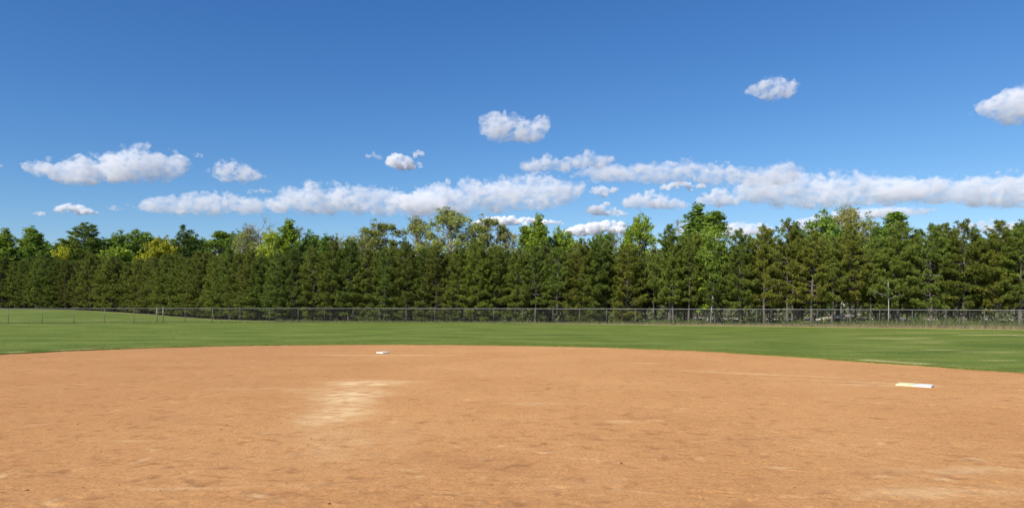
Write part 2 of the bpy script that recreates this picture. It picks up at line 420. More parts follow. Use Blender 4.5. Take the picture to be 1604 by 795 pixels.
# loose clods and pebbles on the dirt
T = Tri()
ico_v = []; t = (1 + 5 ** .5) / 2
ico_v = np.array([(-1, t, 0), (1, t, 0), (-1, -t, 0), (1, -t, 0), (0, -1, t), (0, 1, t), (0, -1, -t), (0, 1, -t), (t, 0, -1), (t, 0, 1), (-t, 0, -1), (-t, 0, 1)], float) / 1.9
ico_f = np.array([(0, 11, 5), (0, 5, 1), (0, 1, 7), (0, 7, 10), (0, 10, 11), (1, 5, 9), (5, 11, 4), (11, 10, 2), (10, 7, 6), (7, 1, 8), (3, 9, 4), (3, 4, 2), (3, 2, 6), (3, 6, 8), (3, 8, 9), (4, 9, 5), (2, 4, 11), (6, 2, 10), (8, 6, 7), (9, 8, 1)])
for k in range(900):
    y0 = 5 + 24 * rs.rand() ** 1.6; x0 = rs.uniform(-0.75, 0.75) * y0
    if np.hypot(x0 - PIT[0], y0 - PIT[1]) > arc_r(np.arctan2(y0 - PIT[1], x0 - PIT[0])) - .3: continue
    s = 0.004 + 0.010 * rs.rand() ** 4
    i = min(np.searchsorted(dx, x0), len(dx) - 1); j = min(np.searchsorted(dy, y0), len(dy) - 1)
    T.add(ico_v * s * rs.uniform(.6, 1.3, (12, 3)) * (1.2, 1, .7) + (x0, y0, DZ[i, j] + s * .3), ico_f)
for cx, cy, s in ((120, 664, .025), (1335, 653, .018), (970, 725, .022), (345, 672, .018), (40, 767, .016)):
    x0, y0 = pd(cx, cy); T.add(ico_v * s * rs.uniform(.6, 1.3, (12, 3)) * (1.6, 1, .5) + (x0, y0, s * .25), ico_f)
tag(link_mesh("dirt_clods", T.mesh("dirt_clods", M['clod'])), 'loose clods and pebbles scattered over the tan infield dirt', 'clods', kind='stuff')

# pale sandy track inside the wood
tx = np.linspace(-12, 75, 60); ty = 84 - tx * 0.17 + 1.5 * np.sin(tx * .13)
v = []
for a, b in zip(tx, ty):
    for o in (-2.2, -1.2, 0, 1.2, 2.2): v.append((a, b + o + .2 * math.sin(a * 3 + o), th1(a, b + o) + (.05 if abs(o) < 2 else -.02)))
tag(link_mesh("path", mesh_np("path", v, grid_faces(60, 5)[:, ::-1], M['sand'], True)), kind='structure')

# ------------------------------------------------------------------ grass blades (uncountable)
def blades(name, P, H, W, mat, lean=0.35, seed=1, label=None, cat=None):
    r = np.random.RandomState(seed); n = len(P)
    a = r.rand(n) * 2 * math.pi; la = r.rand(n) * 2 * math.pi; ll = lean * H * r.rand(n)
    u = np.stack([np.cos(a) * W / 2, np.sin(a) * W / 2, 0 * a], -1)
    tip = P + np.stack([np.cos(la) * ll, np.sin(la) * ll, H], -1)
    V = np.stack([P - u, P + u, tip], 1).reshape(-1, 3)
    me = mesh_np(name, V, np.arange(3 * n).reshape(-1, 3), mat)
    o = link_mesh(name, me); tag(o, label, cat, kind='stuff'); return o
r = np.random.RandomState(11)
n1 = 42000                                                    # the turf's ragged edge
t1 = np.radians(r.uniform(-2, 150, n1)); d1 = 1.3 * r.rand(n1) ** 1.8
R1 = arc_edge(t1) + d1 - 0.03
P1 = np.stack([PIT[0] + R1 * np.cos(t1), PIT[1] + R1 * np.sin(t1)], -1)
n2 = 120000
y2 = 17 + 50 * r.rand(n2) ** 0.9; x2 = r.uniform(-.76, .76, n2) * y2
k = (np.hypot(x2 - PIT[0], y2 - PIT[1]) > arc_r(np.arctan2(y2 - PIT[1], x2 - PIT[0])) + .4) & (y2 < fence_D(CX + F * x2 / y2) - .2)
P2 = np.stack([x2[k], y2[k]], -1)
PP = np.concatenate([P1, P2]); z = terrain(PP[:, 0], PP[:, 1])
HH = np.concatenate([r.uniform(.015, .045, len(P1)), r.uniform(.015, .04, len(P2))])
WW = np.concatenate([r.uniform(.006, .012, len(P1)), r.uniform(.015, .04, len(P2))])
blades("grass", np.column_stack([PP, z - .012]), HH, WW, M['grass_blade'], .9, 3, 'short green outfield grass between the infield dirt and the fence', 'grass')

def strip(n, lo, hi, d0, d1, seed):
    r = np.random.RandomState(seed); px = r.uniform(lo, hi, n); D = fence_D(px) + r.uniform(d0, d1, n)
    X = (px - CX) / F * D; return np.column_stack([X, D, terrain(X, D)]), px, r
P, px, r = strip(16000, 430, 1680, 0.05, 2.6, 5)
cl = .55 + .9 * np.clip(.5 + fbm2(P[:, 0] * .5, P[:, 1] * .5, 14, 3), 0, 1)
blades("weeds", P, cl * r.uniform(.12, .5, len(P)) * np.interp(px, [430, 900, 1250, 1450, 1680], [.55, .6, .9, 1.25, 1.4]), r.uniform(.015, .04, len(P)), M['weed'], .7, 6, 'tall green weeds growing behind the outfield fence', 'weeds')
P, px, r = strip(14000, 800, 1680, -0.45, 0.5, 7)
blades("dry_grass", P, r.uniform(.06, .26, len(P)) * np.interp(px, [800, 1100, 1300, 1680], [.4, .7, 1.1, 1.35]), r.uniform(.012, .03, len(P)), M['dry_grass'], .8, 8, 'dry tan grass along the foot of the fence', 'dry grass')
P, px, r = strip(9000, -70, 900, -0.25, 0.25, 17)
blades("fence_grass", P, r.uniform(.04, .16, len(P)), r.uniform(.012, .03, len(P)), M['weed'], .8, 18, 'untrimmed grass along the left part of the fence', 'grass')

# ------------------------------------------------------------------ outfield fence
def fpt(px): D = float(fence_D(px)); X = (px - CX) / F * D; return np.array([X, D, th1(X, D)])
fence = empty("chain_link_fence", fpt(802)); fo = np.array(fence.location)
tag(fence, 'long low grey chain link fence along the back of the outfield', 'fence')
FH = 1.24
posts = [-60, -40 + 3, 13, 66, 116, 164, 210, 290, 333, 376, 422, 467, 508, 553, 594, 636, 681, 727, 773, 819, 866, 908, 950, 995, 1050, 1094, 1139, 1185, 1232, 1280, 1328, 1378, 1429, 1482, 1542, 1600, 1660]
T = Tri(); 
T.tube([(0, 0, -.1), (0, 0, FH - .03)], [.021, .021], 8); T.tube([(0, 0, FH - .03), (0, 0, FH + .035), (0, 0, FH + .055)], [.034, .034, .012], 8)
M['post'] = simple_mat("post_steel", (0.10, 0.10, 0.097), 0.6, 0.2, 0.2)
pm = T.mesh("post", M['post']); pm2 = pm.copy(); pm2.materials.clear(); pm2.materials.append(M['galv_dark'])
for p in posts:
    q = fpt(p); o = link_mesh("post", pm2 if p < 480 else pm, fence); o.location = q - fo
T = Tri(); T.tube([(0, 0, -.1), (0, 0, FH + .06)], [.034, .034], 10); T.tube([(0, 0, FH + .06), (0, 0, FH + .09), (0, 0, FH + .11)], [.045, .045, .02], 10)
gp = T.mesh("gate_post", M['galv'])
for p in (246, 255.5):
    q = fpt(p); o = link_mesh("gate_post", gp, fence); o.location = q - fo; o['label'] = 'thicker pale gate post with a domed cap'
line = np.array([fpt(p) for p in np.linspace(-60, 1660, 130)])
T = Tri(); T.tube(line + (0, 0, FH) - fo, [.021] * len(line), 6); link_mesh("top_rail", T.mesh("top_rail", M['galv'], True), fence)
T = Tri(); T.tube(line + (0, 0, .04) - fo, [.006] * len(line), 4); link_mesh("tension_wire", T.mesh("tension_wire", M['galv_dark']), fence)
seg = np.concatenate([[0], np.cumsum(np.linalg.norm(np.diff(line, axis=0), axis=1))]); S = seg[-1]
def on(s, zz): return np.column_stack([np.interp(s, seg, line[:, 0]), np.interp(s, seg, line[:, 1]), np.interp(s, seg, line[:, 2]) + zz])
sb = np.arange(0.6, S - .6, 0.075); V = []; n_w = 0
hw = 0.0012
for sgn, off in ((1, 0.0), (-1, .006)):
    for (za, zb) in ((0.04, FH / 2), (FH / 2, FH - .03)):
        a = on(sb + sgn * (za - FH / 2), za) - fo; b = on(sb + sgn * (zb - FH / 2), zb) - fo
        a[:, 1] -= off; b[:, 1] -= off
        w = np.array([hw * .7, 0, -sgn * hw * .7]); dpt = np.array([0, hw * 1.2, 0])
        V.append(np.stack([a - w, a + w, a + dpt, b - w, b + w, b + dpt], 1).reshape(-1, 3))
V = np.concatenate(V); nw = len(V) // 6
f0 = np.array([(0, 1, 4, 3), (1, 2, 5, 4), (2, 0, 3, 5)])
Fw = (np.arange(nw)[:, None, None] * 6 + f0[None]).reshape(-1, 4)
tag(link_mesh("wire_mesh", mesh_np("wire_mesh", V, Fw, M['galv_dark']), fence), kind='stuff')

# ------------------------------------------------------------------ bases
def pad_mesh(name, lx, ly, h, mat, x0=0.0, bev=.022):
    """a moulded base: bevelled slab with a raised rim line, x0 = offset along its long axis"""
    import bmesh
    bm = bmesh.new()
    bmesh.ops.create_cube(bm, size=1)
    for vv in bm.verts: vv.co = Vector((vv.co.x * lx + x0, vv.co.y * ly, (vv.co.z + .5) * h))
    for vv in bm.verts:
        if vv.co.z < h * .5: vv.co.x = x0 + (vv.co.x - x0) * 1.05; vv.co.y *= 1.05
    bmesh.ops.bevel(bm, geom=[e for e in bm.edges], offset=bev, segments=3, profile=.6, affect='EDGES')
    top = [f for f in bm.faces if f.normal.z > .99 and f.calc_area() > .05]
    rr = bmesh.ops.inset_region(bm, faces=top, thickness=.02, depth=-.004)
    me = bpy.data.meshes.new(name); bm.to_mesh(me); bm.free(); me.materials.append(mat)
    return me
rot = math.atan2(-.62, .78)
x0, y0 = pd(600, 552.6)
b2 = link_mesh("second_base", pad_mesh("second_base", .33, .33, .05, M['base_white'])); b2.location = (x0, y0, -.006); b2.rotation_euler = (0, 0, rot)
tag(b2, 'small square white base far back on the dirt, below the tree line', 'base')
x0, y0 = pd(1433, 604)
b1 = empty("first_base", (x0, y0, -.006)); b1.rotation_euler = (0, 0, rot)
tag(b1, 'long two-tone double base, half pale yellow half white, on the right side of the dirt', 'base')
o = link_mesh("base_half", pad_mesh("yellow_half", .325, .35, .048, M['base_yellow'], -.164), b1); o['label'] = 'pale yellow half'
o = link_mesh("base_half", pad_mesh("white_half", .325, .35, .048, M['base_white'], .164), b1); o['label'] = 'white half'

# ------------------------------------------------------------------ trees
def quads_from(C, U, W):       # rhombic leaves: centre, half long axis, half short axis
    V = np.stack([C - U, C + W, C + U, C - W], 1).reshape(-1, 3)
    return V, np.arange(len(V)).reshape(-1, 4)
def rand_dir(r, n):
    d = r.normal(size=(n, 3)); return d / np.linalg.norm(d, axis=1)[:, None]

def pine_proto(seed, h=7.4, base=0.8, spread=1.55, whorl=.36, tufts=8, full=1.0, top_pow=.75, droop=.0, nb=18, blen=.25, bw=.038, agec=1.0):
    r = np.random.RandomState(seed)
    T = Tri()
    zs = np.linspace(-.15, h - .15, 12)
    bend = np.cumsum(r.normal(0, .035, (12, 2)), 0); bend -= bend[0]
    rad = np.interp(zs, [-.15, .3, h], [.15, .115, .012]) * h / 7.4
    tp = np.column_stack([bend, zs]); T.tube(tp, rad, 8)
    def trunk_at(z): return np.array([np.interp(z, zs, tp[:, 0]), np.interp(z, zs, tp[:, 1]), z])
    C = []; Dr = []; A = []
    z = base
    while z < h - .15:
        u = (z - base) / (h - base)
        L0 = spread * (min(1.0, .72 + 1.4 * u) if u < .2 else (1 - ((u - .2) / .8) ** 1.25) ** top_pow) + .14
        n = r.randint(5, 8) if u < .85 else r.randint(3, 5)
        a0 = r.rand() * 6.28
        for k in range(n):
            if r.rand() > full: continue
            a = a0 + k * 6.283 / n + r.normal(0, .25); L = L0 * r.uniform(.62, 1.15)
            el = np.interp(u, [0, .3, .7, 1], [-.05 - droop, .15, .45, .95]) + r.normal(0, .13)
            p0 = trunk_at(z + r.normal(0, .06)); d = np.array([math.cos(a) * math.cos(el), math.sin(a) * math.cos(el), math.sin(el)])
            pts = [p0, p0 + d * L * .5, p0 + d * L + np.array([0, 0, .14 * L])]
            T.tube(pts, [.028 * L / 1.5 + .008, .016, .006], 4, False)
            m = max(3, int(tufts * L / 1.2))
            tpos = .26 + .74 * r.rand(m) ** .62; tpos[0] = 1.0
            for q in tpos:
                s = np.array([-d[1], d[0], 0]); s /= np.linalg.norm(s) + 1e-6
                side = r.uniform(-1, 1) * L * .36 * (1.08 - q) ** .6
                c = p0 + d * L * q + np.array([0, 0, .14 * L * q * q]) + s * side + r.normal(0, .05, 3) + (0, 0, .05)
                C.append(c); Dr.append(d * .55 + s * np.sign(side) * .4 * r.rand() + np.array([0, 0, .75])); A.append((1 - u) ** 1.8 * r.uniform(.0, .55) ** 1.6 * agec)
        z += whorl * r.uniform(.75, 1.25)
    for k in range(4):
        C.append(trunk_at(h - .2 + .08 * k)); Dr.append(np.array([0, 0, 1.0])); A.append(0)
    C = np.array(C); Dr = np.array(Dr); A = np.clip(np.array(A), 0, 1)
    Dr /= np.linalg.norm(Dr, axis=1)[:, None]
    n = len(C)
    Cb = np.repeat(C, nb, 0); Db = np.repeat(Dr, nb, 0)
    d = Db * .7 + rand_dir(r, n * nb) * .95; d /= np.linalg.norm(d, axis=1)[:, None]
    ln = blen * r.uniform(.6, 1.15, n * nb)[:, None]
    w = np.cross(d, rand_dir(r, n * nb)); w /= np.linalg.norm(w, axis=1)[:, None]
    start = Cb - Db * .05
    V = np.stack([start, start + d * ln * .6 + w * bw / 2, start + d * ln, start + d * ln * .6 - w * bw / 2], 1).reshape(-1, 3)
    me = mesh_np("crown", V, np.arange(len(V)).reshape(-1, 4), M['needles'])
    add_attr(me, "age", np.repeat(A, nb * 4)); add_attr(me, "tone", np.repeat(r.rand(n), nb * 4))
    return T.mesh("trunk", M['bark_pine'], True), me, h + .1

def leafy_proto(seed, h=10, w=4, base=2.0, shape='oval', clumps=60, per=120, leaf=.11, rad=.55, bark='bark_grey', stems=1, twigs=0):
    r = np.random.RandomState(seed); T = Tri()
    zs = np.linspace(-.2, h * .93, 9); bend = np.cumsum(r.normal(0, .10, (9, 2)), 0); bend -= bend[0]
    tp = np.column_stack([bend, zs]); T.tube(tp, np.interp(zs, [-.2, .4, h], [.21, .15, .015]) * h / 10, 8)
    def trunk_at(z): return np.array([np.interp(z, zs, tp[:, 0]), np.interp(z, zs, tp[:, 1]), z])
    lf = []
    for k in range(clumps):
        u = r.rand() ** .85
        if shape == 'oval': prof = math.sin(math.pi * min(1, .12 + .86 * u)) ** .7
        elif shape == 'column': prof = (min(1, .55 + 1.6 * u) if u < .3 else (1 - ((u - .3) / .72) ** 1.6))
        elif shape == 'vase': prof = .3 + .7 * math.sin(math.pi * min(1, .25 + .63 * u)) if u < .9 else .55
        else: prof = math.sqrt(max(0, 1 - (u * .95) ** 2))
        a = r.rand() * 6.283; q = math.sqrt(r.rand()) * r.uniform(.75, 1.12)
        z = base + u * (h - base) - .15
        spike = r.rand() < .22
        if spike: z += r.uniform(.15, .85) * h / 10; q *= .8
        c = trunk_at(z) + np.array([math.cos(a), math.sin(a), 0]) * prof * w / 2 * q
        c[2] = z
        zz = max(base * .6, z - (.35 + .35 * q) * w * .5 * r.uniform(.7, 1.3))
        p0 = trunk_at(min(zz, h * .9)); mid = (p0 + c) / 2 + np.array([0, 0, -.08 * w * q]) + r.normal(0, .08, 3)
        b0 = .045 * h / 10 * (1.2 - .6 * u)
        T.tube([p0, mid, c], [b0, b0 * .55, .012], 4, False)
        for tw in range(twigs):
            dd = rand_dir(r, 1)[0]; dd[2] = abs(dd[2]) + .3
            T.tube([c - (c - mid) * r.uniform(0, .5), c + dd * rad * r.uniform(.7, 1.4)], [.012, .004], 3, False)
        rc = rad * (r.uniform(.35, .7) if spike else r.uniform(.5, 1.2)); n = max(4, int(per * r.uniform(.5, 1.3) * (rc / rad) ** 2))
        d = rand_dir(r, n) * (rc * r.rand(n)[:, None] ** .5) * np.array([.9, .9, 1.0 if spike else .78])
        # leaves sit in small sprays
        k2 = max(2, n // 9); sp = d[:k2]; idx = r.randint(0, k2, n)
        lf.append(c + sp[idx] + r.normal(0, leaf * .9, (n, 3)))
    C = np.concatenate(lf); n = len(C)
    U = rand_dir(r, n); U[:, 2] = U[:, 2] * .7 - .1
    Wd = np.cross(U, rand_dir(r, n)); Wd /= np.linalg.norm(Wd, axis=1)[:, None]
    s = leaf * r.uniform(.6, 1.2, n)[:, None]
    V, Fq = quads_from(C, U * s, Wd * s * .62)
    return T.mesh("trunk", M[bark], True), mesh_np("crown", V, Fq, M['leaves']), float(np.percentile(C[:, 2], 99.6))

def plant(name, proto, loc, h, wscale, rz, tint, label, cat, group=None):
    tm, cm, h0 = proto
    t = empty(name, loc); s = h / h0; t.scale = (s * wscale, s * wscale, s); t.rotation_euler = (0, 0, rz)
    link_mesh("trunk", tm, t)
    c = link_mesh("crown", cm, t); c.color = (tint[0], tint[1], tint[2], 1)
    return tag(t, label, cat, group)

random.seed(7)
pines_dense = [pine_proto(100 + i, 7.4, .30 + .10 * i, 1.75 + .12 * (i % 3), whorl=.30, tufts=19, top_pow=.62, nb=17, blen=.20, bw=.030) for i in range(5)]
pines_open = [pine_proto(200 + i, 7.6, 1.25 + .25 * i, 1.65 + .12 * (i % 3), whorl=.36, tufts=17, full=.92, top_pow=.72, nb=18, blen=.215, bw=.033) for i in range(5)]
# --- the rows of plantation pines: (from, to) in photo columns, rows one behind another
anchors = [(14, 'leafy tree cut by the left frame edge'), (42, 'pale-stemmed aspen at far left'), (70, 'aspen left of the flat-topped white pine'), (132, 'flat-topped white pine'),
           (186, 'broad round green tree'), (236, 'wide yellow-green tree'), (286, 'tall pointed spruce'), (338, 'ragged green tree right of the spruce'), (395, 'bare grey twiggy tree'),
           (424, 'lime green tree'), (443, 'fresh green pointed tree'), (464, 'see-through grey-green tree'), (524, 'dark pointed pine tip at left'), (567, 'low olive-yellow tree top'),
           (603, 'wide olive tree'), (650, 'narrow airy olive tree'), (702, 'biggest airy tree'), (742, 'pine tip beside the biggest airy tree'), (766, 'airy olive tree right of the biggest'),
           (795, 'small pale tree top'), (837, 'bright green pointed tree'), (862, 'bright green rounded tree'), (892, 'green top behind the middle'), (930, 'slim pine tip near the middle'),
           (967, 'leafless twiggy tree'), (997, 'bright round-topped tree'), (1047, 'brownish pine before the aspens'), (1081, 'tall dark green aspen'), (1125, 'tall leaning birch'),
           (1160, 'slim bare-trunked pine'), (1197, 'narrow pale-trunked pine'), (1233, 'tall sparse-topped pine'), (1275, 'broad green leafy tree at right'), (1312, 'pale airy tree'),
           (1346, 'olive airy tree at right'), (1405, 'narrow-topped green tree'), (1458, 'yellowish-tipped pine'), (1510, 'wide rounded pine'), (1562, 'big bushy pine'), (1598, 'pine at the right frame edge')]
used_labels = set()
def row_label(px, kind, tail='front-row pine'):
    for ax, nm in sorted(anchors, key=lambda q: abs(q[0] - px)):
        w = 'straight below' if abs(px - ax) < 7 else ('left below' if px < ax else 'right below')
        l = '%s %s, %s the %s' % (kind, tail, w, nm)
        if l not in used_labels: used_labels.add(l); return l
ln_px = np.linspace(-110, 1690, 800); lD = pine_D(ln_px); lX = (ln_px - CX) / F * lD
ls = np.concatenate([[0], np.cumsum(np.hypot(np.diff(lX), np.diff(lD)))])
def pine_tint(px):
    w = random.random()
    t = [1.0 + .07 * random.uniform(-1, 1), 1.0 + .06 * random.uniform(-1, 1), 1.0]
    if px > 900 and w < .18: t = [1.10, 1.0, .95]
    elif px > 900: t[0] *= .95
    if w > .85: t = [.8, .92, .95]
    return t
for row, (off, sp) in enumerate(((0, 1.95), (1.9, 1.95), (4.0, 2.1), (6.6, 2.6))):
    s = (row % 2) * .9
    while s < ls[-1]:
        ss = s + random.uniform(-.35, .35); s += sp * random.uniform(.85, 1.15)
        px0 = float(np.interp(ss, ls, ln_px)); D = float(pine_D(px0)) + off + random.uniform(-.4, .4)
        X = (px0 - CX) / F * (D - off) + random.uniform(-.2, .2) - off * (.55 if px0 < 420 else .25) * .6
        px = CX + F * X / D
        opn = px > 1010 or (px > 830 and random.random() < .55) or (px > 600 and random.random() < .15)
        h = float(np.interp(px, [0, 250, 420, 600, 800, 1000, 1200, 1400, 1604], [6.9, 6.9, 7.0, 7.3, 6.9, 7.1, 7.3, 7.3, 7.4])) * random.uniform(.88, 1.05)
        if px > 1000: h *= random.uniform(.80, 1.10)
        if row > 1: h *= .96
        if px > 1000 and row == 0 and random.random() < .25: continue
        if not -45 < px < 1650: continue
        if row == 0: lab = row_label(px, 'bare-trunked' if opn else 'dense')
        else: lab = row_label(px, 'mostly hidden', ('', 'second-row pine', 'third-row pine', 'back-row pine')[row])
        plant("pine_tree", random.choice(pines_open if opn else pines_dense), (X, D, th1(X, D)), h, random.uniform(.9, 1.12) * (.9 if px > 1000 else 1), random.uniform(0, 6.28), pine_tint(px), lab, 'pine tree', 'pines planted in rows behind the outfield fence')

# individually recognisable pines (column, top row, distance beyond the front row, prototype, label)
for px, yt, dd, k, ws, lab in ((1160, 357, -.3, 0, .9, 'slim pine with a bare trunk standing just right of the birch stem'),
                           (1197, 352, .2, 1, .85, 'narrow pine with a pointed top and a pale trunk, left of the taller twin pines'),
                           (1233, 345, -.2, 2, .8, 'tall narrow dark pine with sparse top and thick bare trunk'),
                           (1271, 362, -.8, 3, .95, 'olive pine with a long bare light trunk, nearest to the fence'),
                           (1303, 372, -.9, 4, 1.0, 'leaning-topped olive pine with a thick grey trunk beside the fallen log'),
                           (1405, 345, .0, 0, 1.05, 'tall broad pine with a pointed top right of the pale airy tree'),
                           (1458, 350, -.3, 1, 1.0, 'yellowish-tipped pine with a visible trunk and gaps of sky by its top'),
                           (1510, 347, .0, 2, 1.1, 'dense dark green pine with a wide rounded top, second from the right edge cluster'),
                           (1562, 347, .2, 3, 1.15, 'big bushy green pine left of the one cut by the frame'),
                           (1598, 349, -.4, 4, 1.1, 'pine at the right frame edge with rusty tinted lower branches'),
                           (1047, 352, .4, 3, .95, 'brownish olive pine rising between the round-topped tree and the tall aspens'),
                           (930, 372, .3, 2, .8, 'slim pine tip poking above the row left of the round-topped tree'),
                           (742, 372, .5, 1, .8, 'dark pine tip standing out beside the big airy tree'),
                           (524, 368, .6, 0, .75, 'dark pointed pine tip rising above the hedge-like row left of the olive trees')):
    D = float(pine_D(px)) + dd; X = (px - CX) / F * D; z0 = th1(X, D)
    h = EYE + (YH - yt) / F * D - z0
    plant("pine_tree", pines_open[k], (X, D, z0), h, ws, random.uniform(0, 6.28), pine_tint(px), lab, 'pine tree', 'pines planted in rows behind the outfield fence')

asp = [leafy_proto(300 + i, 10, 3.4, 1.4, 'column', 190, 105, .10, .44, 'bark_birch' if i else 'bark_grey') for i in range(3)]
rnd = [leafy_proto(320 + i, 9, 5.4, 1.4, 'dome' if i else 'oval', 230, 105, .105, .50) for i in range(3)]
spa = [leafy_proto(340 + i, 11, 5.4, 3.0, 'oval' if i != 1 else 'vase', 165, 115, .085, .5, twigs=3) for i in range(3)]
bare = [leafy_proto(360, 10, 3.2, 3.0, 'vase', 46, 10, .07, .5, twigs=6), leafy_proto(361, 10, 3.0, 3.0, 'oval', 42, 24, .08, .5, twigs=5)]
bush = [leafy_proto(380 + i, 5, 4.6, .8, 'dome', 120, 130, .10, .42) for i in range(2)]
wpine = [pine_proto(400, 11, 6.0, 1.9, whorl=.36, tufts=14, top_pow=.5, nb=16, blen=.26, bw=.045, agec=.2)]
spruce = [pine_proto(410, 11, 2.0, 2.3, whorl=.36, tufts=10, top_pow=1.0, nb=15, blen=.25, bw=.045, droop=.25, agec=.1)]
G1 = (.150, .225, .034); G2 = (.112, .182, .030); LIME = (.245, .300, .025); BRI = (.185, .265, .030); OLV = (.205, .225, .070); PALE = (.27, .27, .11); DRK = (.088, .150, .030); YEL = (.245, .265, .020); GRY = (.20, .205, .12)
OLV = (.195, .228, .060); PALE = (.25, .262, .11)
PK = (.85, .95, .9)
